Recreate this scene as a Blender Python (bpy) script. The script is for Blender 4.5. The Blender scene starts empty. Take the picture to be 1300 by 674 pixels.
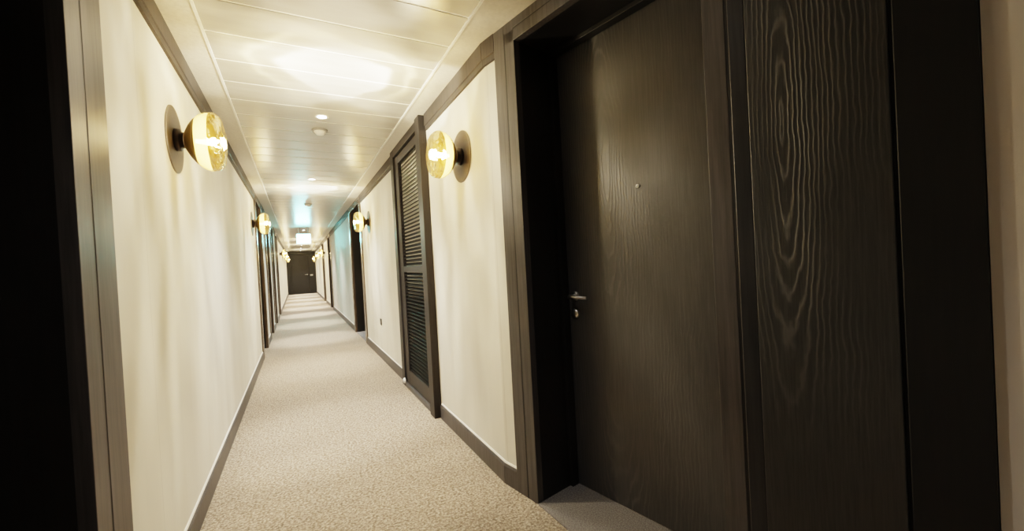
import bpy, bmesh, math, random
from mathutils import Vector, Matrix
random.seed(4)
S = bpy.context.scene
C = S.collection
PI = math.pi

# ------------------------------------------------------------------ dimensions (metres)
XL, XR = -0.495, 0.965            # faces of the two corridor walls
ZC = 2.41                         # ceiling
BEND = 2.02                       # where the wall on the right turns outwards
TH = math.radians(11.5)
YEND = 26.0
YBACK = -2.6
OPEN_H = 2.305                    # door opening height
DEPTH = 0.265                     # door recess depth

# ------------------------------------------------------------------ node helpers
def new_mat(name):
    m = bpy.data.materials.new(name); m.use_nodes = True
    nt = m.node_tree
    b = nt.nodes['Principled BSDF']
    return m, nt, b
def N(nt, t, **kw):
    n = nt.nodes.new(t)
    for k, v in kw.items():
        if k in n.inputs: n.inputs[k].default_value = v
        else: setattr(n, k, v)
    return n
def coords(nt, scale=(1,1,1), loc=(0,0,0)):
    t = N(nt, 'ShaderNodeTexCoord'); mp = N(nt, 'ShaderNodeMapping')
    mp.inputs['Scale'].default_value = scale; mp.inputs['Location'].default_value = loc
    nt.links.new(t.outputs['Object'], mp.inputs['Vector'])
    return mp.outputs['Vector']
def ramp(nt, src, stops):
    r = N(nt, 'ShaderNodeValToRGB')
    e = r.color_ramp.elements
    while len(e) < len(stops): e.new(0.5)
    for i, (p, c) in enumerate(stops):
        e[i].position = p; e[i].color = (*c, 1) if len(c) == 3 else c
    nt.links.new(src, r.inputs['Fac'])
    return r.outputs['Color']
def bump(nt, b, h, strength, dist=0.002):
    n = N(nt, 'ShaderNodeBump'); n.inputs['Strength'].default_value = strength; n.inputs['Distance'].default_value = dist
    nt.links.new(h, n.inputs['Height']); nt.links.new(n.outputs['Normal'], b.inputs['Normal'])
def math_n(nt, op, a, bv=None, c=None):
    n = N(nt, 'ShaderNodeMath', operation=op)
    for i, v in enumerate((a, bv, c)):
        if v is None: continue
        if hasattr(v, 'default_value') or hasattr(v, 'is_linked'): nt.links.new(v, n.inputs[i])
        else: n.inputs[i].default_value = v
    return n.outputs[0]
def mixc(nt, fac, a, b, mode='MIX'):
    n = N(nt, 'ShaderNodeMix', data_type='RGBA', blend_type=mode)
    for s, v in ((n.inputs[0], fac), (n.inputs[6], a), (n.inputs[7], b)):
        if hasattr(v, 'is_linked'): nt.links.new(v, s)
        else: s.default_value = v if not isinstance(v, tuple) or len(v) == 4 else (*v, 1)
    return n.outputs[2]

# ------------------------------------------------------------------ materials
def mat_wall(name, col, dark):
    m, nt, b = new_mat(name)
    n1 = N(nt, 'ShaderNodeTexNoise', Scale=2.2, Detail=5.0, Roughness=0.55)
    nt.links.new(coords(nt, (1.0, 1.6, 0.35)), n1.inputs['Vector'])
    n2 = N(nt, 'ShaderNodeTexNoise', Scale=220.0, Detail=2.0)
    nt.links.new(coords(nt), n2.inputs['Vector'])
    c = ramp(nt, n1.outputs['Fac'], [(0.3, dark), (0.62, col)])
    # faint vertical joint lines between the wall-covering widths
    t = N(nt, 'ShaderNodeTexCoord'); sp = N(nt, 'ShaderNodeSeparateXYZ'); nt.links.new(t.outputs['Object'], sp.inputs[0])
    fr = math_n(nt, 'FRACT', math_n(nt, 'DIVIDE', math_n(nt, 'ADD', sp.outputs['Y'], 1.24), 1.62))
    ln = math_n(nt, 'LESS_THAN', fr, 0.0035)
    c = mixc(nt, math_n(nt, 'MULTIPLY', ln, 0.3), c, tuple(x*0.6 for x in dark))
    nt.links.new(c, b.inputs['Base Color'])
    b.inputs['Roughness'].default_value = 0.62
    b.inputs['Specular IOR Level'].default_value = 0.35
    bump(nt, b, n2.outputs['Fac'], 0.12)
    return m
def mat_wood(name, col, col2, rough, grain=0.25, scale=(28, 28, 1.3), spec=0.4):
    m, nt, b = new_mat(name)
    n1 = N(nt, 'ShaderNodeTexNoise', Scale=3.0, Detail=6.0, Roughness=0.6)
    nt.links.new(coords(nt, scale), n1.inputs['Vector'])
    nt.links.new(ramp(nt, n1.outputs['Fac'], [(0.35, col), (0.7, col2)]), b.inputs['Base Color'])
    b.inputs['Roughness'].default_value = rough
    b.inputs['Specular IOR Level'].default_value = spec
    bump(nt, b, n1.outputs['Fac'], grain, 0.0015)
    return m
def mat_grain(name, centre, col, col2, rough, ring_scale, zs, strength, mask_w, nz_amp=0.04, amp=0.8, zfade=0.0, scuffs=False):
    """Dark stained oak with an embossed cathedral figure round 'centre' (local x, z)."""
    m, nt, b = new_mat(name)
    t = N(nt, 'ShaderNodeTexCoord')
    mp = N(nt, 'ShaderNodeMapping'); mp.vector_type = 'POINT'
    mp.inputs['Location'].default_value = (-centre[0], 0, -centre[1]*zs); mp.inputs['Scale'].default_value = (1, 0.02, zs)
    nt.links.new(t.outputs['Object'], mp.inputs['Vector'])
    nz = N(nt, 'ShaderNodeTexNoise', Scale=5.0, Detail=4.0, Roughness=0.6)
    mz = N(nt, 'ShaderNodeMapping'); mz.inputs['Scale'].default_value = (1.3, 1, 0.5)
    nt.links.new(t.outputs['Object'], mz.inputs['Vector']); nt.links.new(mz.outputs['Vector'], nz.inputs['Vector'])
    ln = N(nt, 'ShaderNodeVectorMath', operation='LENGTH'); nt.links.new(mp.outputs['Vector'], ln.inputs[0])
    d = math_n(nt, 'ADD', ln.outputs['Value'], math_n(nt, 'MULTIPLY', nz.outputs['Fac'], nz_amp))
    sn = math_n(nt, 'SINE', math_n(nt, 'MULTIPLY', d, ring_scale))
    ridge = math_n(nt, 'POWER', math_n(nt, 'MULTIPLY_ADD', sn, 0.5, 0.5), 3.5)
    fine = N(nt, 'ShaderNodeTexNoise', Scale=4.0, Detail=6.0, Roughness=0.65)
    nt.links.new(coords(nt, (45, 45, 1.6)), fine.inputs['Vector'])
    big = N(nt, 'ShaderNodeTexNoise', Scale=1.0, Detail=2.0)
    nt.links.new(coords(nt, (5, 5, 1.1), (3.1, 0, 1.7)), big.inputs['Vector'])
    sp = N(nt, 'ShaderNodeSeparateXYZ'); nt.links.new(mp.outputs['Vector'], sp.inputs[0])
    near = math_n(nt, 'SUBTRACT', 1.0, math_n(nt, 'MINIMUM', math_n(nt, 'DIVIDE', math_n(nt, 'ABSOLUTE', sp.outputs['X']), mask_w), 1.0))
    mask = math_n(nt, 'MULTIPLY', math_n(nt, 'POWER', near, 0.6), ramp_val(nt, big.outputs['Fac'], 0.38, 0.6))
    if zfade:  # figure fades off mid-height; the sheen there is put into its tone
        so = N(nt, 'ShaderNodeSeparateXYZ'); nt.links.new(t.outputs['Object'], so.inputs[0])
        dz = math_n(nt, 'ABSOLUTE', math_n(nt, 'SUBTRACT', so.outputs['Z'], centre[1]))
        mask = math_n(nt, 'MULTIPLY', mask, math_n(nt, 'SUBTRACT', 1.0, ramp_val(nt, dz, zfade*0.45, zfade*1.25)))
    h = math_n(nt, 'ADD', math_n(nt, 'MULTIPLY', ridge, mask), math_n(nt, 'MULTIPLY', fine.outputs['Fac'], 0.5))
    cf = math_n(nt, 'ADD', math_n(nt, 'MULTIPLY', math_n(nt, 'MULTIPLY', ridge, mask), amp), math_n(nt, 'MULTIPLY', fine.outputs['Fac'], 0.45))
    cc = ramp(nt, cf, [(0.1, col), (0.95, col2)])
    if scuffs:                                  # a few pale kick marks near the floor
        sn_ = N(nt, 'ShaderNodeTexNoise', Scale=16.0, Detail=3.0); nt.links.new(coords(nt, (1, 1, 0.45), (0.4, 0, 0.2)), sn_.inputs['Vector'])
        s2 = N(nt, 'ShaderNodeSeparateXYZ'); nt.links.new(t.outputs['Object'], s2.inputs[0])
        k = math_n(nt, 'MULTIPLY', ramp_val(nt, sn_.outputs['Fac'], 0.70, 0.75), math_n(nt, 'SUBTRACT', 1.0, ramp_val(nt, s2.outputs['Z'], 0.10, 0.26)))
        cc = mixc(nt, math_n(nt, 'MULTIPLY', k, 0.6), cc, (0.30, 0.26, 0.21))
    nt.links.new(cc, b.inputs['Base Color'])
    b.inputs['Roughness'].default_value = rough
    bump(nt, b, h, strength, 0.0025)
    return m
def ramp_val(nt, src, a, c):
    n = N(nt, 'ShaderNodeMapRange'); n.inputs['From Min'].default_value = a; n.inputs['From Max'].default_value = c
    nt.links.new(src, n.inputs['Value']); return n.outputs['Result']
def mat_plain(name, col, rough=0.5, metal=0.0, emit=None, strength=0.0):
    m, nt, b = new_mat(name)
    n1 = N(nt, 'ShaderNodeTexNoise', Scale=60.0, Detail=2.0)
    nt.links.new(coords(nt), n1.inputs['Vector'])
    c = ramp(nt, n1.outputs['Fac'], [(0.3, tuple(x*0.92 for x in col)), (0.7, tuple(min(1, x*1.05) for x in col))])
    nt.links.new(c, b.inputs['Base Color'])
    b.inputs['Roughness'].default_value = rough; b.inputs['Metallic'].default_value = metal
    if emit:
        b.inputs['Emission Color'].default_value = (*emit, 1); b.inputs['Emission Strength'].default_value = strength
    return m
def mat_carpet():
    m, nt, b = new_mat('beige_loop_carpet')
    v = coords(nt)
    vo = N(nt, 'ShaderNodeTexVoronoi', Scale=95.0); nt.links.new(v, vo.inputs['Vector'])
    n1 = N(nt, 'ShaderNodeTexNoise', Scale=75.0, Detail=3.0, Roughness=0.6); nt.links.new(v, n1.inputs['Vector'])
    n2 = N(nt, 'ShaderNodeTexNoise', Scale=1.3, Detail=2.0); nt.links.new(v, n2.inputs['Vector'])
    c = ramp(nt, n1.outputs['Fac'], [(0.36, (0.115, 0.088, 0.064)), (0.50, (0.34, 0.275, 0.205)), (0.66, (0.66, 0.58, 0.475))])
    c = mixc(nt, 0.5, c, ramp(nt, vo.outputs['Distance'], [(0.0, (0.60, 0.52, 0.42)), (0.7, (0.19, 0.15, 0.11))]))
    c = mixc(nt, 0.35, c, ramp(nt, n2.outputs['Fac'], [(0.3, (0.75, 0.72, 0.7)), (0.7, (1, 1, 1))]), 'MULTIPLY')
    nt.links.new(c, b.inputs['Base Color'])
    b.inputs['Roughness'].default_value = 0.95; b.inputs['Specular IOR Level'].default_value = 0.1
    bump(nt, b, vo.outputs['Distance'], 0.6, 0.004)
    return m
def mat_mat():
    m, nt, b = new_mat('grey_entrance_matting')
    n1 = N(nt, 'ShaderNodeTexNoise', Scale=160.0, Detail=3.0); nt.links.new(coords(nt), n1.inputs['Vector'])
    nt.links.new(ramp(nt, n1.outputs['Fac'], [(0.35, (0.12, 0.113, 0.11)), (0.7, (0.28, 0.265, 0.26))]), b.inputs['Base Color'])
    b.inputs['Roughness'].default_value = 0.95
    bump(nt, b, n1.outputs['Fac'], 0.5, 0.003)
    return m
def mat_ceiling_plank():
    m, nt, b = new_mat('white_metal_plank')
    t = N(nt, 'ShaderNodeTexCoord'); sp = N(nt, 'ShaderNodeSeparateXYZ'); nt.links.new(t.outputs['Object'], sp.inputs[0])
    n1 = N(nt, 'ShaderNodeTexNoise', Scale=2.5, Detail=3.0); nt.links.new(coords(nt, (1, 5, 1)), n1.inputs['Vector'])
    nt.links.new(ramp(nt, n1.outputs['Fac'], [(0.3, (0.46, 0.435, 0.39)), (0.7, (0.53, 0.505, 0.46))]), b.inputs['Base Color'])
    b.inputs['Roughness'].default_value = 0.26
    b.inputs['Metallic'].default_value = 0.25
    b.inputs['Specular IOR Level'].default_value = 0.7
    return m
def mat_gold_glass():
    """Gold tinted mouth-blown glass body: part clear, part mirror, part softly glowing."""
    m = bpy.data.materials.new('gold_tinted_glass'); m.use_nodes = True; nt = m.node_tree; nt.nodes.clear()
    out = N(nt, 'ShaderNodeOutputMaterial')
    tr = N(nt, 'ShaderNodeBsdfTransparent'); tr.inputs['Color'].default_value = (1.0, 0.76, 0.34, 1)
    gl = N(nt, 'ShaderNodeBsdfGlossy'); gl.inputs['Color'].default_value = (1.0, 0.86, 0.55, 1); gl.inputs['Roughness'].default_value = 0.08
    df = N(nt, 'ShaderNodeBsdfTranslucent'); df.inputs['Color'].default_value = (0.80, 0.56, 0.20, 1)
    lw = N(nt, 'ShaderNodeLayerWeight'); lw.inputs['Blend'].default_value = 0.35
    m1 = N(nt, 'ShaderNodeMixShader'); m1.inputs[0].default_value = 0.82
    nt.links.new(tr.outputs[0], m1.inputs[1]); nt.links.new(df.outputs[0], m1.inputs[2])
    m2 = N(nt, 'ShaderNodeMixShader'); nt.links.new(lw.outputs['Facing'], m2.inputs[0])
    nt.links.new(m1.outputs[0], m2.inputs[1]); nt.links.new(gl.outputs[0], m2.inputs[2])
    nt.links.new(m2.outputs[0], out.inputs['Surface'])
    return m
def mat_lens():
    m = bpy.data.materials.new('wavy_clear_gold_lens'); m.use_nodes = True; nt = m.node_tree; nt.nodes.clear()
    out = N(nt, 'ShaderNodeOutputMaterial')
    tr = N(nt, 'ShaderNodeBsdfTransparent'); tr.inputs['Color'].default_value = (1.0, 0.88, 0.58, 1)
    gs = N(nt, 'ShaderNodeBsdfGlass'); gs.inputs['Color'].default_value = (1.0, 0.86, 0.52, 1); gs.inputs['Roughness'].default_value = 0.03; gs.inputs['IOR'].default_value = 1.35
    gl = N(nt, 'ShaderNodeBsdfGlossy'); gl.inputs['Color'].default_value = (1.0, 0.92, 0.7, 1); gl.inputs['Roughness'].default_value = 0.06
    nz = N(nt, 'ShaderNodeTexNoise', Scale=13.0, Detail=2.0); nt.links.new(coords(nt, (1, 1.6, 1)), nz.inputs['Vector'])
    bp = N(nt, 'ShaderNodeBump'); bp.inputs['Strength'].default_value = 1.0; bp.inputs['Distance'].default_value = 0.05
    nt.links.new(nz.outputs['Fac'], bp.inputs['Height'])
    for s in (gs, gl): nt.links.new(bp.outputs['Normal'], s.inputs['Normal'])
    m1 = N(nt, 'ShaderNodeMixShader'); m1.inputs[0].default_value = 0.45
    nt.links.new(tr.outputs[0], m1.inputs[1]); nt.links.new(gs.outputs[0], m1.inputs[2])
    lw = N(nt, 'ShaderNodeLayerWeight'); lw.inputs['Blend'].default_value = 0.3
    nt.links.new(bp.outputs['Normal'], lw.inputs['Normal'])
    m2 = N(nt, 'ShaderNodeMixShader'); nt.links.new(lw.outputs['Facing'], m2.inputs[0])
    nt.links.new(m1.outputs[0], m2.inputs[1]); nt.links.new(gl.outputs[0], m2.inputs[2])
    nt.links.new(m2.outputs[0], out.inputs['Surface'])
    return m

M = {}
M['wall'] = mat_wall('cream_wall_covering', (0.74, 0.71, 0.63), (0.64, 0.61, 0.53))
M['wall_dim'] = mat_wall('beige_plaster', (0.80, 0.74, 0.69), (0.74, 0.68, 0.63))
M['bead'] = mat_plain('highlight_edge_bead', (0.85, 0.83, 0.77), 0.4)  # pale colour stands for the light caught on the bevel
M['border'] = mat_plain('painted_ceiling_border', (0.60, 0.565, 0.50), 0.7)
M['plank'] = mat_ceiling_plank()
M['seam'] = mat_plain('bright_plank_seam', (0.85, 0.83, 0.78), 0.35)
M['carpet'] = mat_carpet()
M['mat'] = mat_mat()
M['casing'] = mat_wood('brown_stained_casing', (0.058, 0.054, 0.053), (0.092, 0.086, 0.084), 0.40, 0.06, spec=0.22)
M['casing_gloss'] = mat_wood('brown_lacquered_casing', (0.070, 0.050, 0.036), (0.105, 0.078, 0.058), 0.26, 0.05, spec=0.6)
M['crown'] = mat_wood('brown_stained_crown', (0.046, 0.040, 0.036), (0.070, 0.061, 0.055), 0.5, 0.05, spec=0.15)
M['casing_dark'] = mat_wood('dark_stained_strip', (0.017, 0.0175, 0.019), (0.030, 0.030, 0.032), 0.36, 0.1)
M['jamb'] = mat_wood('shade_black_jamb', (0.006, 0.0055, 0.005), (0.011, 0.010, 0.009), 0.5, 0.1)  # near-black: the shade inside the recesses is put into the colour
M['door'] = mat_grain('dark_oak_door', (0.30, 1.62), (0.036, 0.0355, 0.0365), (0.165, 0.159, 0.153), 0.36, 420.0, 0.10, 0.3, 0.45, 0.07, 0.3, 0.0, True)
M['panel'] = mat_grain('dark_oak_cathedral_grain', (0.085, 1.56), (0.0165, 0.0168, 0.0172), (0.120, 0.119, 0.114), 0.42, 520.0, 0.09, 0.4, 0.24, 0.055, 0.6, 0.75)
M['black_panel'] = mat_wood('black_smooth_panel', (0.006, 0.0062, 0.0066), (0.010, 0.010, 0.0102), 0.45, 0.06)
M['louvre'] = mat_wood('dark_grey_louvre_paint', (0.026, 0.023, 0.022), (0.040, 0.036, 0.034), 0.45, 0.05, spec=0.14)
M['slat'] = mat_wood('dark_louvre_slats', (0.0055, 0.0055, 0.0057), (0.010, 0.010, 0.010), 0.6, 0.05, spec=0.05)
M['steel'] = mat_plain('brushed_steel', (0.62, 0.61, 0.60), 0.28, 1.0)
M['bronze'] = mat_plain('dark_bronze_neck', (0.045, 0.028, 0.018), 0.45, 0.3)
M['disc'] = mat_plain('taupe_metal_disc', (0.15, 0.13, 0.11), 0.42, 0.25)
M['olive'] = mat_plain('olive_gold_reflector', (0.17, 0.118, 0.034), 0.38, 0.15)
M['glass'] = mat_gold_glass()
M['lens'] = mat_lens()
M['bulb'] = mat_plain('lit_warm_bulb', (1, 0.9, 0.7), 0.5, 0, (1.0, 0.80, 0.46), 60.0)
M['led'] = mat_plain('lit_downlight_lens', (1, 1, 1), 0.5, 0, (1.0, 0.97, 0.93), 14.0)
M['white'] = mat_plain('white_plastic', (0.80, 0.78, 0.74), 0.4)
M['grey'] = mat_plain('grey_plastic', (0.32, 0.30, 0.28), 0.5)
M['exit'] = mat_plain('lit_cyan_white_panel', (0.8, 1, 0.95), 0.4, 0, (0.24, 1.0, 0.92), 30.0)
M['plate'] = mat_plain('dark_socket_plastic', (0.035, 0.033, 0.03), 0.4)

# ------------------------------------------------------------------ mesh builder
class MB:
    def __init__(self): self.bm = bmesh.new(); self.mi = 0
    def box(self, x0, x1, y0, y1, z0, z1, bev=0.0, mi=0):
        v = [self.bm.verts.new((x, y, z)) for x in (x0, x1) for y in (y0, y1) for z in (z0, z1)]
        fs = []
        for q in ((0,1,3,2),(4,6,7,5),(0,4,5,1),(2,3,7,6),(0,2,6,4),(1,5,7,3)):
            f = self.bm.faces.new([v[i] for i in q]); f.material_index = mi; fs.append(f)
        bmesh.ops.recalc_face_normals(self.bm, faces=fs)
        if bev > 0:
            es = list({e for f in fs for e in f.edges})
            bmesh.ops.bevel(self.bm, geom=es, offset=bev, segments=2, affect='EDGES', profile=0.5)
        return self
    def prism(self, pts, a0, a1, axis='x', mi=0):
        """Extrude a 2-D profile along an axis; pts are the other two coordinates in order."""
        def P(p, a): return {'x': (a, p[0], p[1]), 'y': (p[0], a, p[1]), 'z': (p[0], p[1], a)}[axis]
        lo = [self.bm.verts.new(P(p, a0)) for p in pts]; hi = [self.bm.verts.new(P(p, a1)) for p in pts]
        n = len(pts); fs = [self.bm.faces.new(lo), self.bm.faces.new(hi)]
        for i in range(n): fs.append(self.bm.faces.new((lo[i], lo[(i+1) % n], hi[(i+1) % n], hi[i])))
        for f in fs: f.material_index = mi
        bmesh.ops.recalc_face_normals(self.bm, faces=fs)
        return self
    def lathe(self, prof, axis='y', seg=40, o=(0,0,0), mi=0, smooth=True, wob=None):
        """prof: list of (radius, position along axis)."""
        rings = []
        for r, p in prof:
            ring = []
            if r < 1e-6:
                ring = [self.bm.verts.new(self._ax(0, 0, p, axis, o))]
            else:
                for k in range(seg):
                    t = 2*PI*k/seg
                    rr = r*(wob(t, p) if wob else 1)
                    ring.append(self.bm.verts.new(self._ax(rr*math.cos(t), rr*math.sin(t), p, axis, o)))
            rings.append(ring)
        fs = []
        for a, b in zip(rings, rings[1:]):
            for k in range(seg):
                k2 = (k+1) % seg
                if len(a) == 1 and len(b) == 1: continue
                if len(a) == 1: q = (a[0], b[k2], b[k])
                elif len(b) == 1: q = (a[k], a[k2], b[0])
                else: q = (a[k], a[k2], b[k2], b[k])
                f = self.bm.faces.new(q); f.material_index = mi; f.smooth = smooth; fs.append(f)
        bmesh.ops.recalc_face_normals(self.bm, faces=fs)
        return self
    @staticmethod
    def _ax(u, v, p, axis, o):
        c = {'y': (u, p, v), 'z': (u, v, p), 'x': (p, u, v)}[axis]
        return (c[0]+o[0], c[1]+o[1], c[2]+o[2])
    def tube(self, pts, r, seg=12, mi=0):
        pts = [Vector(p) for p in pts]; rings = []
        for i, p in enumerate(pts):
            d = (pts[min(i+1, len(pts)-1)] - pts[max(i-1, 0)]).normalized()
            up = Vector((0,0,1)) if abs(d.z) < 0.9 else Vector((1,0,0))
            a = d.cross(up).normalized(); b = d.cross(a)
            rr = r[i] if isinstance(r, (list, tuple)) else r
            rings.append([self.bm.verts.new(p + a*rr*math.cos(2*PI*k/seg) + b*rr*math.sin(2*PI*k/seg)) for k in range(seg)])
        fs = []
        for a, b in zip(rings, rings[1:]):
            for k in range(seg):
                f = self.bm.faces.new((a[k], a[(k+1)%seg], b[(k+1)%seg], b[k])); f.smooth = True; fs.append(f)
        fs.append(self.bm.faces.new(rings[0])); fs.append(self.bm.faces.new(rings[-1]))
        for f in fs: f.material_index = mi
        bmesh.ops.recalc_face_normals(self.bm, faces=fs)
        return self
    def build(self, name, mats, parent=None, loc=(0,0,0), rz=0.0):
        me = bpy.data.meshes.new(name); self.bm.to_mesh(me); self.bm.free()
        for m in (mats if isinstance(mats, (list, tuple)) else [mats]): me.materials.append(m)
        o = bpy.data.objects.new(name, me); C.objects.link(o)
        o.location = loc; o.rotation_euler = (0, 0, rz)
        if parent: o.parent = parent
        return o
def tag(o, label=None, cat=None, group=None, kind=None):
    if label: o['label'] = label
    if cat: o['category'] = cat
    if group: o['group'] = group
    if kind: o['kind'] = kind
    return o
def empty(name, loc, rz=0.0):
    o = bpy.data.objects.new(name, None); C.objects.link(o)
    o.location = loc; o.rotation_euler = (0, 0, rz); o.empty_display_size = 0.1
    return o

# wall frames: x along the wall, +y into the wall, room on -y
R_O, R_A = Vector((XR, 0, 0)), -PI/2               # x = -Y
L_O, L_A = Vector((XL, 0, 0)), PI/2                # x = +Y
B_O, B_A = Vector((XR, BEND, 0)), -(PI/2 - TH)     # the wall on the right after its bend
def to_world(O, A, x, y, z):
    return O + Matrix.Rotation(A, 3, 'Z') @ Vector((x, y, z))

# ------------------------------------------------------------------ portals
# openings along each wall (world Y for the straight walls, local x for the bent wall)
LEFT_OPEN = [(0.46, 1.405), (6.98, 7.86), (8.95, 9.75), (10.75, 11.6), (13.0, 13.9)]
RIGHT_OPEN = [(7.10, 8.42), (13.95, 14.85), (17.45, 18.35)]
LOUVRE = (3.14, 4.33)
NEAR_OPEN = (0.27, 1.184)
CAS = 0.16                      # casing width either side

def structure(o, label=None):
    return tag(o, label, None, None, 'structure')

# ------------------------------------------------------------------ floor and ceiling
mb = MB(); mb.box(XL-0.45, XR+0.03, YBACK, YEND+0.2, -0.10, 0.0)
mb.prism([(XR+0.03, BEND-0.25), (XR+0.03, YBACK), (XR+1.4, YBACK), (XR+1.4, BEND-0.25)], -0.10, -0.0005, 'z')
structure(mb.build('floor', M['carpet']))
mb = MB()
X0, X1 = -0.345, 0.815
mb.box(XL-0.45, X0, YBACK, YEND+0.2, ZC, ZC+0.1, mi=0)
mb.box(X1, XR+0.9, YBACK, YEND+0.2, ZC, ZC+0.1, mi=0)
# slim edge channel either side of the planks
mb.box(X0, X0+0.012, YBACK, YEND+0.2, ZC-0.004, ZC+0.1, mi=2)
mb.box(X1-0.012, X1, YBACK, YEND+0.2, ZC-0.004, ZC+0.1, mi=2)
y = 1.835 - 0.2915*16; pl = 0.2915
while y < YEND:
    mb.box(X0+0.012, X1-0.012, y+0.007, y+pl-0.007, ZC+0.004, ZC+0.02, bev=0.0, mi=1)
    mb.box(X0+0.012, X1-0.012, y-0.007, y+0.007, ZC+0.006, ZC+0.02, mi=2)
    y += pl
mb.box(X0, X1, YBACK, YEND+0.2, ZC+0.02, ZC+0.1, mi=0)
structure(mb.build('ceiling', [M['border'], M['plank'], M['seam']]))

# ------------------------------------------------------------------ walls (boxes with openings left out)
WT = 0.34
def wall_run(mb, a0, a1, opens, y0=0.0):
    cur = a0
    for o0, o1 in sorted(opens):
        mb.box(cur, o0-0.03, y0, WT, 0, ZC+0.05); mb.box(o0-0.03, o1+0.03, y0, WT, OPEN_H+0.03, ZC+0.05); cur = o1+0.03
    mb.box(cur, a1, y0, WT, 0, ZC+0.05)
mb = MB(); wall_run(mb, YBACK, YEND+0.2, LEFT_OPEN)
bmesh.ops.transform(mb.bm, matrix=Matrix.Translation(L_O) @ Matrix.Rotation(L_A, 4, 'Z'), verts=mb.bm.verts)
structure(mb.build('wall_left', M['wall']))
mb = MB(); wall_run(mb, -(YEND+0.2), -BEND, [(-b, -a) for a, b in RIGHT_OPEN])
bmesh.ops.transform(mb.bm, matrix=Matrix.Translation(R_O) @ Matrix.Rotation(R_A, 4, 'Z'), verts=mb.bm.verts)
mb2 = MB(); mb2.box(0.0, NEAR_OPEN[0]-0.03, 0, WT, 0, ZC+0.05); mb2.box(NEAR_OPEN[0]-0.03, NEAR_OPEN[1]+0.03, 0, WT, OPEN_H+0.03, ZC+0.05)
mb2.box(NEAR_OPEN[1]+0.03, 1.759, 0.012, WT, 0, ZC+0.05)
bmesh.ops.transform(mb2.bm, matrix=Matrix.Translation(B_O) @ Matrix.Rotation(B_A, 4, 'Z'), verts=mb2.bm.verts)
tmp = bpy.data.meshes.new('t'); mb2.bm.to_mesh(tmp); mb.bm.from_mesh(tmp); bpy.data.meshes.remove(tmp)
structure(mb.build('wall_right', M['wall']))
mb = MB(); mb.box(1.762, 4.75, -0.004, 0.3, 0, ZC+0.05)
structure(mb.build('wall_near_right', M['wall_dim'], None, B_O, B_A), 'dim beige wall beyond the black panel at the edge of the picture')
mb = MB(); mb.box(XL-0.5, XR+1.6, YBACK-0.2, YBACK, 0, ZC+0.05)
structure(mb.build('wall_back', M['wall_dim']))
mb = MB(); mb.box(XL, XR, YEND+0.06, YEND+0.2, 0, ZC)
structure(mb.build('wall_end', M['jamb']))

# ------------------------------------------------------------------ doors
door_n = [0]
def lever(parent, x, y, z, out=1, s=1):
    """Lever handle on a round rose; x,y,z on the door face, room on -y."""
    mb = MB(); mb.lathe([(0, y-0.010), (0.024, y-0.010), (0.026, y-0.007), (0.026, y)], 'y', 28, (x, 0, z))
    mb.tube([(x, y-0.008, z), (x, y-0.045, z), (x+out*0.008, y-0.055, z), (x+out*0.03, y-0.058, z), (x+out*0.125, y-0.056, z-0.003)],
            [0.0105, 0.0105, 0.0105, 0.010, 0.008], 14)
    tag(mb.build('lever_handle', M['steel'], parent), 'polished steel lever handle')
def casing_head(parent, x0, x1, y0=-0.018, mat='casing', ztop=ZC, a=0.068, CAS=CAS):
    """Two stepped strips with the shade of the gap painted as a dark strip round an opening x0..x1 (jamb sides and head)."""
    g = 0.008
    def side(xi, sg):
        mb = MB()
        xa, xb = sorted((xi, xi+sg*a)); mb.box(xa, xb, y0, 0.02, 0, OPEN_H+a-0.004, bev=0.002)
        xa, xb = sorted((xi+sg*(a+g), xi+sg*CAS)); mb.box(xa, xb, y0, 0.02, 0, ztop, bev=0.002)
        xa, xb = sorted((xi+sg*(a-0.001), xi+sg*(a+g+0.001))); mb.box(xa, xb, y0+0.0012, 0.02, 0, ztop-0.002, mi=1)  # dark strip put in for the shade of the gap
        return mb
    side(x0, -1).build('door_casing', [M[mat], M['jamb']], parent)
    side(x1, 1).build('door_casing', [M[mat], M['jamb']], parent)
    mb = MB(); mb.box(x0-a, x1+a, y0, 0.02, OPEN_H, OPEN_H+0.056, bev=0.002)
    mb.box(x0-a-g, x1+a+g, y0, 0.02, OPEN_H+0.061, ztop, bev=0.002)
    mb.box(x0-a, x1+a, y0+0.0012, 0.02, OPEN_H+0.05, OPEN_H+0.065, mi=1)
    mb.build('head_casing', [M[mat], M['jamb']], parent)
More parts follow.
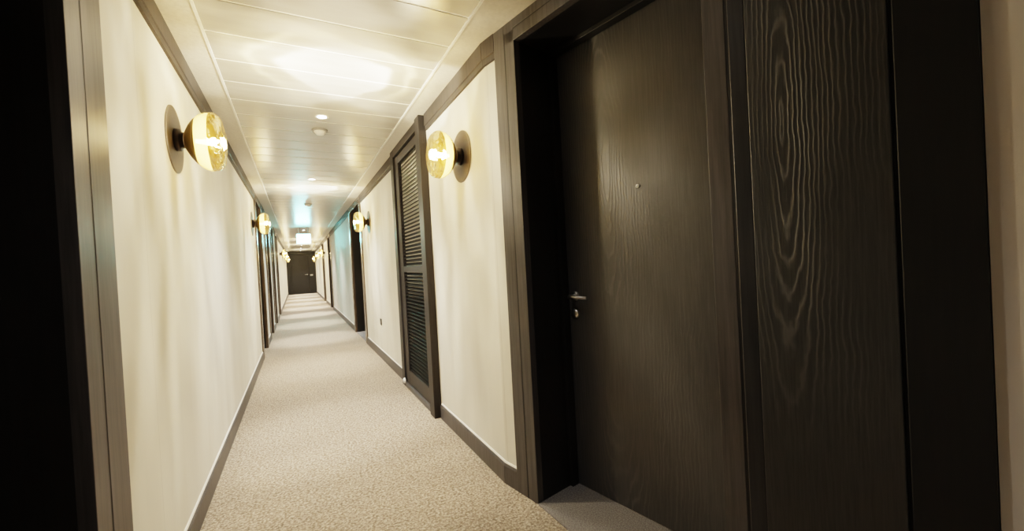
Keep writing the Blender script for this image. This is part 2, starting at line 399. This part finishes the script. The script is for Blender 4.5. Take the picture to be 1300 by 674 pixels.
def portal(O, A, x0, x1, label, hinge=1, mat_leaf='jamb', detail=True, mat_c='casing', **kc):
    door_n[0] += 1
    mid = (x0+x1)/2; w = (x1-x0)
    base = to_world(O, A, x0, 0, 0)
    mb = MB(); mb.box(0.004, w-0.004, DEPTH, DEPTH+0.045, 0.004, OPEN_H-0.008, bev=0.002)
    leaf = structure(mb.build('door_%d' % door_n[0], M[mat_leaf], None, base, A), label)
    casing_head(leaf, 0, w, mat=mat_c, **kc)
    # recess lining, shade put into its black, with the stop the leaf closes against
    for xa, xb in ((-0.028, 0.0), (w, w+0.028)):
        mb = MB(); mb.box(xa, xb, 0.018, WT+0.02, 0, OPEN_H+0.028)
        xs = (0.0, 0.022) if xa < 0 else (w-0.022, w)
        mb.box(xs[0], xs[1], DEPTH-0.05, DEPTH-0.004, 0, OPEN_H, bev=0.002)
        mb.build('door_jamb', M['jamb'], leaf)
    mb = MB(); mb.box(0, w, 0.018, WT+0.02, OPEN_H, OPEN_H+0.028)
    mb.box(0, w, DEPTH-0.05, DEPTH-0.004, OPEN_H-0.022, OPEN_H, bev=0.002)
    mb.build('head_jamb', M['jamb'], leaf)
    mb = MB(); mb.box(-0.02, w+0.02, WT, WT+0.03, 0, OPEN_H+0.02); mb.build('backing_board', M['jamb'], leaf)
    if detail:
        hx = 0.062 if hinge > 0 else w-0.062
        lever(leaf, hx, DEPTH, 1.018, hinge)
        mb = MB(); mb.lathe([(0, DEPTH-0.016), (0.012, DEPTH-0.016), (0.024, DEPTH-0.011), (0.027, DEPTH-0.004), (0.027, DEPTH)], 'y', 28, (hx-0.004*hinge, 0, 0.926))
        tag(mb.build('lock_cylinder', M['steel'], leaf), 'round steel lock cylinder')
        px = 0.47 if hinge > 0 else w-0.47
        mb = MB(); mb.lathe([(0, DEPTH-0.003), (0.004, DEPTH-0.003), (0.0045, DEPTH-0.006), (0.009, DEPTH-0.005), (0.0105, DEPTH)], 'y', 20, (px, 0, 1.525))
        tag(mb.build('peephole', M['steel'], leaf), 'small metal peephole')
    return leaf, base, w

near_leaf, nb, nw = portal(B_O, B_A, *NEAR_OPEN, 'dark oak room door with steel lever and peephole, set back in a black recess', mat_leaf='door')
for k, (a, b) in enumerate(RIGHT_OPEN):
    portal(R_O, R_A, -b, -a, ['recessed black room door past the louvred door, same wall', 'second recessed black door past the louvred door',
                              'third recessed black door past the louvred door, towards the end door'][k], mat_c='casing_gloss')
for k, (a, b) in enumerate(LEFT_OPEN):
    portal(L_O, L_A, a, b, ['black recessed door across the corridor from the oak door', 'recessed door just past the second sconce of the wall with the black recess',
                            'second recessed door past that sconce', 'third recessed door past that sconce', 'fourth recessed door past that sconce'][k], hinge=1 if k else -1, **(dict(mat_c='casing_gloss') if k else dict(a=0.086, CAS=0.23)))

# entrance mats lying in the recesses that show their floor
def recess_mat(O, A, x0, x1, label, over=0.0, pts=None):
    base = to_world(O, A, x0, 0, 0); w = x1-x0
    mb = MB()
    prof = pts or [(0.002, 0.0-over), (w-0.002, 0.0-over), (w-0.002, DEPTH-0.002), (0.002, DEPTH-0.002)]
    mb.prism(prof, 0.0, 0.006, 'z')
    return tag(mb.build('entrance_mat', M['mat'], None, base, A), label, 'mat', 'mats in the door recesses')
# the mat fills the wedge between the carpet edge (straight on from the corridor) and the near door
inv = Matrix.Rotation(-B_A, 3, 'Z')
def loc_near(x, y):
    v = inv @ (Vector((x, y, 0)) - nb); return (v.x, v.y)
wedge = [(0.002, -0.024), loc_near(1.03, 1.76), loc_near(1.00, 1.45), loc_near(1.00, 0.55), (1.48, -0.03), (nw+0.3, -0.03), (nw-0.002, -0.03), (nw-0.002, DEPTH-0.002), (0.002, DEPTH-0.002)]
wedge = [(0.002, -0.02), loc_near(1.012, 1.50), loc_near(1.00, 0.60), (nw-0.002, -0.026), (nw-0.002, DEPTH-0.002), (0.002, DEPTH-0.002)]
recess_mat(B_O, B_A, *NEAR_OPEN, 'dark grey matting in front of the oak door with the steel lever', pts=wedge)
recess_mat(R_O, R_A, -RIGHT_OPEN[0][1], -RIGHT_OPEN[0][0], 'dark matting in the recess just past the second sconce of the louvred wall')

# ------------------------------------------------------------------ end door
door_n[0] += 1
mb = MB(); mb.box(-0.28, 0.60, YEND, YEND+0.045, 0.005, 2.20, bev=0.003)
ed = structure(mb.build('door_%d' % door_n[0], M['black_panel']), 'black door closing the far end of the corridor')
mb = MB()
mb.box(XL, -0.295, YEND-0.03, YEND+0.07, 0, ZC); mb.box(0.615, XR, YEND-0.012, YEND+0.07, 0, ZC); mb.box(-0.295, 0.615, YEND-0.03, YEND+0.07, 2.215, ZC)
mb.build('door_surround', M['black_panel'], ed)
lv = MB(); lv.lathe([(0, YEND-0.012), (0.03, YEND-0.012), (0.03, YEND)], 'y', 20, (0.52, 0, 1.08))
lv.tube([(0.52, YEND-0.01, 1.08), (0.52, YEND-0.055, 1.08), (0.50, YEND-0.06, 1.08), (0.39, YEND-0.06, 1.075)], 0.013, 10)
tag(lv.build('lever_handle', M['steel'], ed), 'steel lever handle')
mb = MB(); mb.box(0.665, 0.80, YEND-0.022, YEND-0.012, 1.0, 1.08, bev=0.003)
tag(mb.build('switch_plate', M['steel'], ed), 'bright plate beside the door')

# ------------------------------------------------------------------ louvred door
door_n[0] += 1
lo = to_world(R_O, R_A, -LOUVRE[1], 0, 0); lw = LOUVRE[1]-LOUVRE[0]
mb = MB()                                   # leaf rails and stiles
i0, i1 = 0.262, 0.957                       # louvre field in local x (0 = far side)
st = -0.030
mb.box(0.125, i0, st, 0.03, 0.05, 2.32, bev=0.004); mb.box(i1, 1.035, st, 0.03, 0.05, 2.32, bev=0.004)
mb.box(i0, i1, st, 0.03, 2.245, 2.32, bev=0.004); mb.box(i0, i1, st, 0.03, 1.165, 1.225, bev=0.004); mb.box(i0, i1, st, 0.03, 0.05, 0.185, bev=0.004)
ld = structure(mb.build('door_%d' % door_n[0], M['louvre'], None, lo, R_A), 'dark louvred closet door in the cream wall')
mb = MB(); mb.box(0.0, 0.115, -0.046, 0.02, 0, ZC, bev=0.004); mb.build('door_casing', M['louvre'], ld)
mb = MB(); mb.box(1.045, lw-0.02, -0.060, 0.02, 0, ZC, bev=0.004); mb.build('door_casing', M['louvre'], ld)
mb = MB(); mb.box(0.115, 1.045, -0.046, 0.02, 2.335, ZC, bev=0.004); mb.build('head_casing', M['louvre'], ld)
mb = MB(); mb.box(0.115, 1.045, -0.046, 0.02, 0.0, 0.045, bev=0.004); mb.build('bottom_rail', M['casing'], ld)
for z0, z1, n in ((1.225, 2.245, 30), (0.185, 1.165, 29)):
    mb = MB(); p = (z1-z0)/n
    for k in range(n):
        z = z0 + p*k
        mb.prism([(-0.022, z+0.003), (-0.022, z+0.010), (0.012, z+p+0.006), (0.012, z+p-0.001)], i0, i1, 'x')
    mb.box(i0, i1, 0.014, 0.02, z0, z1)
    mb.build('louvre_panel', M['slat'], ld)

# ------------------------------------------------------------------ panelling past the oak door (local x on the bent wall)
mb = MB(); mb.box(1.351, 1.405, -0.012, 0.02, 0, ZC, bev=0.002)
# strip between the casing and the grained panel
x0c = NEAR_OPEN[1]
mb = MB(); mb.box(1.349, 1.352, -0.0, 0.012, 0, ZC)
mb.bm.free()
door_n[0] += 1
pb = to_world(B_O, B_A, 1.309, 0, 0)
mb = MB(); mb.box(0.0, 0.309, -0.022, 0.012, 0.0, ZC-0.004, bev=0.0025)
structure(mb.build('door_%d' % door_n[0], M['panel'], None, pb, B_A), 'flush black oak cupboard panel with raised cathedral grain')
mb = MB(); mb.box(1.626, 1.760, -0.022, 0.012, 0, ZC-0.004, bev=0.0025)
structure(mb.build('trim_panel', M['black_panel'], None, B_O, B_A), 'smooth black panel between the grained panel and the dim wall')
mb = MB(); mb.box(1.618, 1.626, -0.002, 0.012, 0, ZC-0.004)
structure(mb.build('trim_gap', M['jamb'], None, B_O, B_A))

mb = MB(); mb.box(1.262, 1.3075, -0.0195, 0.01, 0, ZC-0.004, bev=0.0015)
structure(mb.build('trim_strip', M['casing_dark'], None, B_O, B_A), 'narrow blue-black strip between the oak door casing and the grained panel')

# ------------------------------------------------------------------ crown trim, baseboards, edge beads with painted highlight
def runs(opens, a0, a1, pad):
    cur, out = a0, []
    for o0, o1 in sorted(opens):
        if o0-pad > cur: out.append((cur, o0-pad))
        cur = o1+pad
    if cur < a1: out.append((cur, a1))
    return out
def crown(mb, a, b, z0):
    mb.prism([(0.01, z0), (-0.014, z0), (-0.014, z0+0.030), (-0.020, z0+0.034), (-0.020, ZC), (0.01, ZC)], a, b, 'x')
def base(mb, a, b, h):
    mb.prism([(0.01, 0), (-0.016, 0), (-0.016, h-0.012), (-0.010, h), (0.01, h)], a, b, 'x')
def bead(mb, a, b, h):
    mb.prism([(0.005, h), (-0.008, h), (-0.005, h+0.007), (0.005, h+0.008)], a, b, 'x')
Lr = runs([(0.39, 1.475)] + LEFT_OPEN[1:], YBACK, YEND-0.03, CAS)
Rr = runs([(-b, -a) for a, b in RIGHT_OPEN] + [(-LOUVRE[1]+CAS-0.0, -LOUVRE[0]-CAS)], -(YEND-0.03), -BEND, CAS)
HB = 0.112
def in_frame(mb, O, A):
    bmesh.ops.transform(mb.bm, matrix=Matrix.Translation(O) @ Matrix.Rotation(A, 4, 'Z'), verts=mb.bm.verts)
def add_bent(mb, fn, *a):
    m2 = MB(); fn(m2, 0.0, NEAR_OPEN[0]-CAS, *a); in_frame(m2, B_O, B_A)
    t = bpy.data.meshes.new('t'); m2.bm.to_mesh(t); m2.bm.free(); mb.bm.from_mesh(t); bpy.data.meshes.remove(t)
for nm, fn, arg, mat in (('trim_crown', crown, 2.285, 'crown'), ('baseboard', base, HB, 'casing'), ('trim_bead', bead, HB, 'bead')):
    mb = MB()
    for a, b in Lr: fn(mb, a, b, arg)
    in_frame(mb, L_O, L_A); structure(mb.build(nm+'_left', M[mat]))
    mb = MB()
    for a, b in Rr: fn(mb, a, b, arg)
    in_frame(mb, R_O, R_A); add_bent(mb, fn, arg); structure(mb.build(nm+'_right', M[mat]))
# vertical edge bead, highlight put into its white, where the covering stops at the casing of the near doors
mb = MB(); mb.box(NEAR_OPEN[0]-CAS-0.008, NEAR_OPEN[0]-CAS+0.002, -0.006, 0.004, HB, 2.285)
structure(mb.build('trim_edge_right', M['bead'], None, B_O, B_A))
mb = MB(); mb.box(1.633, 1.642, -0.006, 0.004, HB, 2.285)
structure(mb.build('trim_edge_left', M['bead'], None, L_O, L_A))

# ------------------------------------------------------------------ wall sconces
def make_sconce():
    root = empty('wall_sconce', (0, 0, 0))
    mb = MB(); mb.lathe([(0, -0.006), (0.159, -0.006), (0.162, -0.004), (0.162, 0.0), (0, 0.0)], 'y', 64, smooth=False); mb.build('back_plate', M['disc'], root)
    mb = MB(); mb.lathe([(0, -0.005), (0.054, -0.005), (0.054, -0.025), (0.050, -0.028), (0.040, -0.030), (0.037, -0.044), (0, -0.044)], 'y', 36); mb.build('neck', M['bronze'], root)
    mb = MB(); mb.lathe([(0.033, -0.040), (0.054, -0.050), (0.082, -0.065), (0.105, -0.082), (0.1165, -0.094), (0.114, -0.094), (0.102, -0.083), (0.080, -0.067), (0.052, -0.053)], 'y', 40); tag(mb.build('reflector_cone', M['olive'], root), 'olive gold inner cone')
    body = [(0.1165, -0.094), (0.123, -0.100), (0.135, -0.118), (0.142, -0.137), (0.143, -0.150)]
    mb = MB(); mb.lathe(body, 'y', 56); g = mb.build('glass_globe', M['glass'], root)
    face = [(0.143, -0.150), (0.1425, -0.164), (0.138, -0.178), (0.129, -0.190), (0.115, -0.198), (0.100, -0.200), (0.080, -0.202), (0.058, -0.208), (0.032, -0.212), (0.0, -0.212)]
    mb = MB(); mb.lathe(face, 'y', 56, wob=lambda t, p: 1 + 0.018*math.sin(3*t+p*60)+0.01*math.sin(7*t)); tag(mb.build('lens_face', M['lens'], g), 'wavy clear front of the glass')
    mb = MB(); mb.lathe([(0, -0.172), (0.010, -0.169), (0.015, -0.162), (0.017, -0.154), (0.014, -0.138), (0.011, -0.110), (0.010, -0.085), (0, -0.085)], 'y', 24); mb.build('bulb', M['bulb'], root)
    return root
def copy_tree(o, parent=None):
    c = o.copy(); C.objects.link(c)
    if parent: c.parent = parent
    for ch in list(o.children): copy_tree(ch, c)
    return c
SC = [('L', 2.52, 'gold glass globe sconce by itself on the wall beside the black recess'),
      ('R', 2.434, 'gold glass globe sconce between the louvred door and the oak door'),
      ('L', 6.40, 'gold glass globe sconce just before the first dark recess of its long cream wall'),
      ('R', 6.22, 'gold glass globe sconce past the louvred door, before the recessed black door'),
      ('L', 16.2, 'small distant gold sconce, first of the far three on the wall with cyan reflections'),
      ('R', 16.7, 'small distant gold sconce, first of the far three on the louvred wall'),
      ('L', 19.2, 'small distant gold sconce, middle of the far three on the wall with cyan reflections'),
      ('R', 19.3, 'small distant gold sconce, middle of the far three on the louvred wall'),
      ('L', 23.4, 'small distant gold sconce closest to the end door, on the wall with cyan reflections'),
      ('R', 24.0, 'small distant gold sconce closest to the end door, on the louvred wall')]
WARM = (1.0, 0.84, 0.56)
def lamp(name, kind, loc, energy, col, size=0.03, target=None, **kw):
    l = bpy.data.lights.new(name, kind); l.energy = energy; l.color = col
    if kind in ('POINT', 'SPOT'): l.shadow_soft_size = size
    for k, v in kw.items(): setattr(l, k, v)
    o = bpy.data.objects.new(name, l); C.objects.link(o); o.location = loc
    if target is not None: o.rotation_euler = (Vector(target)-Vector(loc)).to_track_quat('-Z', 'Y').to_euler()
    return o
def caustic_nodes(l, col_a, col_b):
    """The blown glass throws rings and petals: brightness varies with the angle off the beam."""
    l.use_nodes = True; nt = l.node_tree; em = nt.nodes['Emission']
    tc = N(nt, 'ShaderNodeTexCoord'); sp = N(nt, 'ShaderNodeSeparateXYZ'); nt.links.new(tc.outputs['Normal'], sp.inputs[0])
    nz = N(nt, 'ShaderNodeTexNoise', Scale=2.2, Detail=2.0); nt.links.new(tc.outputs['Normal'], nz.inputs['Vector'])
    r2 = math_n(nt, 'ADD', math_n(nt, 'MULTIPLY', sp.outputs['X'], sp.outputs['X']), math_n(nt, 'MULTIPLY', sp.outputs['Y'], sp.outputs['Y']))
    r = math_n(nt, 'ADD', math_n(nt, 'SQRT', r2), math_n(nt, 'MULTIPLY', math_n(nt, 'SUBTRACT', nz.outputs['Fac'], 0.5), 0.35))
    c = ramp(nt, r, [(0.0, col_a), (0.26, col_a), (0.40, tuple(x*1.2 for x in col_a)), (0.44, tuple(x*0.22 for x in col_b)), (0.56, tuple(x*0.20 for x in col_b)), (0.60, tuple(x*0.5 for x in col_b)), (0.66, tuple(x*0.12 for x in col_b)), (0.9, (0, 0, 0))])
    nt.links.new(c, em.inputs['Color'])
def streak_nodes(l):
    """Uneven blown glass: the beam is stronger in some directions than in others."""
    l.use_nodes = True; nt = l.node_tree; em = nt.nodes['Emission']
    tc = N(nt, 'ShaderNodeTexCoord'); mp = N(nt, 'ShaderNodeMapping'); mp.inputs['Scale'].default_value = (3.2, 0.8, 1)
    nz = N(nt, 'ShaderNodeTexNoise', Scale=2.6, Detail=2.0)
    nt.links.new(tc.outputs['Normal'], mp.inputs['Vector']); nt.links.new(mp.outputs['Vector'], nz.inputs['Vector'])
    c = ramp(nt, nz.outputs['Fac'], [(0.36, (0.16, 0.15, 0.13)), (0.64, (1.9, 1.9, 1.9))])
    nt.links.new(c, em.inputs['Color'])
proto = make_sconce()
for i, (side, Y, lab) in enumerate(SC):
    r = proto if i == 0 else copy_tree(proto)
    O, A, x = (L_O, L_A, Y) if side == 'L' else (R_O, R_A, -Y)
    r.location = to_world(O, A, x, 0, 1.90); r.rotation_euler = (0, 0, A)
    tag(r, lab, 'sconce', 'gold glass wall sconces along the corridor')
    sgn = 1 if side == 'L' else -1
    far = Y > 10
    p = to_world(O, A, x, -0.195, 1.90)
    lamp('sconce_glow', 'POINT', p, 3.4, WARM, 0.035)
    q = to_world(O, A, x, -0.225, 1.90)
    bm_ = lamp('sconce_beam', 'SPOT', q, 20.0, (1.0, 0.87, 0.66), 0.05, target=q + Vector((sgn, 0, -0.1)), spot_size=math.radians(172), spot_blend=0.6)
    streak_nodes(bm_.data)
    u = to_world(O, A, x, -0.20, 2.00)
    k = lamp('sconce_caustic', 'SPOT', u, 80.0, (1, 1, 1), 0.02, target=Vector((0.31, Y+0.20-0.04*sgn, ZC)), spot_size=math.radians(130), spot_blend=0.3)
    caustic_nodes(k.data, (1.0, 0.92, 0.74), (1.0, 0.78, 0.40))

# ------------------------------------------------------------------ downlights, detectors, exit sign
def make_downlight():
    root = empty('recessed_downlight', (0, 0, 0))
    mb = MB(); mb.lathe([(0.034, -0.001), (0.046, -0.004), (0.050, -0.002), (0.050, 0.004), (0.034, 0.004)], 'z', 36); mb.build('trim_ring', M['white'], root)
    mb = MB(); mb.lathe([(0, -0.003), (0.025, -0.003), (0.035, 0.0), (0.035, 0.004)], 'z', 32); tag(mb.build('lamp_lens', M['led'], root), 'glowing white lens')
    return root
dl0 = make_downlight(); ORD = ['first', 'second', 'third', 'fourth', 'fifth', 'sixth', 'seventh', 'eighth', 'ninth', 'tenth']
DLY = [3.46 + 2.385*k for k in range(10)]
for k, Y in enumerate(DLY):
    o = dl0 if k == 0 else copy_tree(dl0)
    o.location = (0.234, Y, ZC+0.003)
    tag(o, 'round white downlight in the ceiling, %s ahead along the corridor%s' % (ORD[k], ', beside a smoke detector' if k in (0, 2) else ''), 'downlight', 'recessed downlights along the ceiling')
    lamp('downlight_beam', 'SPOT', (0.234, Y, ZC-0.012), 75.0, (1.0, 0.97, 0.93), 0.03, target=(0.234, Y, 0), spot_size=math.radians(100), spot_blend=0.9)
    lamp('downlight_core', 'SPOT', (0.234, Y, ZC-0.012), (220.0 if k > 3 else 130.0) if k > 1 else 60.0, (1.0, 0.95, 0.87), 0.03, target=(0.234, Y, 0), spot_size=math.radians(44), spot_blend=0.8)
def make_detector():
    root = empty('smoke_detector', (0, 0, 0))
    mb = MB(); mb.lathe([(0, 0.004), (0.062, 0.004), (0.062, -0.008), (0.056, -0.012), (0, -0.012)], 'z', 36); mb.build('mounting_base', M['grey'], root)
    mb = MB(); mb.lathe([(0.046, -0.012), (0.046, -0.020), (0.036, -0.030), (0.030, -0.038), (0, -0.040)], 'z', 36); mb.build('sensor_head', M['white'], root)
    return root
dt = make_detector()
for k, (Y, lab) in enumerate(((3.79, 'white domed smoke detector just past the first downlight'), (8.0, 'white domed smoke detector just before the third downlight'))):
    o = dt if k == 0 else copy_tree(dt)
    o.location = (0.234, Y, ZC+0.003); tag(o, lab, 'smoke detector', 'smoke detectors on the ceiling')
ex = tag(empty('exit_sign', (0.205, 12.2, ZC)), 'glowing cyan white exit sign box hanging from the ceiling', 'exit sign')
mb = MB(); mb.box(-0.17, 0.17, -0.03, 0.03, -0.43, -0.17, bev=0.006); mb.build('sign_housing', M['white'], ex)
mb = MB(); mb.box(-0.16, 0.16, -0.036, -0.029, -0.42, -0.18); tag(mb.build('lit_face', M['exit'], ex), 'overexposed lit face')
for s in (-1, 1):
    mb = MB(); mb.tube([(s*0.11, 0, 0.006), (s*0.11, 0, -0.175)], 0.007, 8); mb.build('hanger_rod', M['steel'], ex)
lamp('exit_light', 'SPOT', (0.205, 12.13, ZC-0.28), 2.5, (0.25, 1.0, 0.92), 0.12, target=(0.225, 10.0, ZC-0.1), spot_size=math.radians(150), spot_blend=1.0)

for Y in (1.075, -1.31):           # two unseen fittings added above and behind the camera to brighten mat and wall
    o = copy_tree(dl0); o.location = (0.234, Y, ZC+0.003)
    tag(o, 'added unseen downlight overhead, before the first one in view' if Y > 0 else 'added unseen downlight behind the viewer', 'downlight', 'recessed downlights along the ceiling')
    lamp('downlight_beam', 'SPOT', (0.234, Y, ZC-0.012), 11.0, (1.0, 0.96, 0.90), 0.03, target=(0.234, Y, 0), spot_size=math.radians(110), spot_blend=0.9)

# ------------------------------------------------------------------ small things
sp_ = to_world(R_O, R_A, -5.67, 0, 0.50)
mb = MB(); mb.box(-0.043, 0.043, -0.010, 0.0, -0.043, 0.043, bev=0.004)
sk = tag(mb.build('socket_plate', M['plate'], None, sp_, R_A), 'small dark socket plate low on the wall past the louvred door', 'socket')
mb = MB(); mb.lathe([(0.021, -0.010), (0.021, -0.0115), (0.019, -0.0115), (0.019, -0.010)], 'y', 24); mb.build('socket_ring', M['grey'], sk)
ds = to_world(R_O, R_A, -4.21, -0.046, 0.06)
mb = MB(); mb.lathe([(0, -0.022), (0.018, -0.020), (0.027, -0.012), (0.028, 0.0)], 'y', 24)
tag(mb.build('door_bumper', M['white'], None, ds, R_A), 'round white bumper low on the louvred door casing', 'door bumper')

# ------------------------------------------------------------------ world, camera, view
w = bpy.data.worlds.new('dim'); S.world = w; w.use_nodes = True
w.node_tree.nodes['Background'].inputs['Color'].default_value = (0.02, 0.018, 0.016, 1)
cam = bpy.data.cameras.new('camera'); cam.sensor_width = 36; cam.sensor_fit = 'HORIZONTAL'; cam.lens = 517/1300*36; cam.clip_start = 0.02
co = bpy.data.objects.new('camera', cam); C.objects.link(co)
yaw, pit, rol = math.radians(27.842), math.radians(-0.64), math.radians(3.1)
F = Vector((math.sin(yaw)*math.cos(pit), math.cos(yaw)*math.cos(pit), math.sin(pit)))
R0 = Vector((math.cos(yaw), -math.sin(yaw), 0)); U0 = R0.cross(F)
Rc = R0*math.cos(rol) - U0*math.sin(rol); Uc = U0*math.cos(rol) + R0*math.sin(rol)
m = Matrix((Rc, Uc, -F)).transposed().to_4x4(); m.translation = (0, 0, 1.22)
co.matrix_world = m
S.camera = co
S.view_settings.view_transform = 'Filmic'
S.view_settings.look='Medium High Contrast'
S.view_settings.exposure = 1.6
S.cycles.max_bounces = 12; S.cycles.diffuse_bounces = 6; S.cycles.transparent_max_bounces = 16
S.cycles.sample_clamp_indirect = 4.0; S.cycles.blur_glossy = 0.5
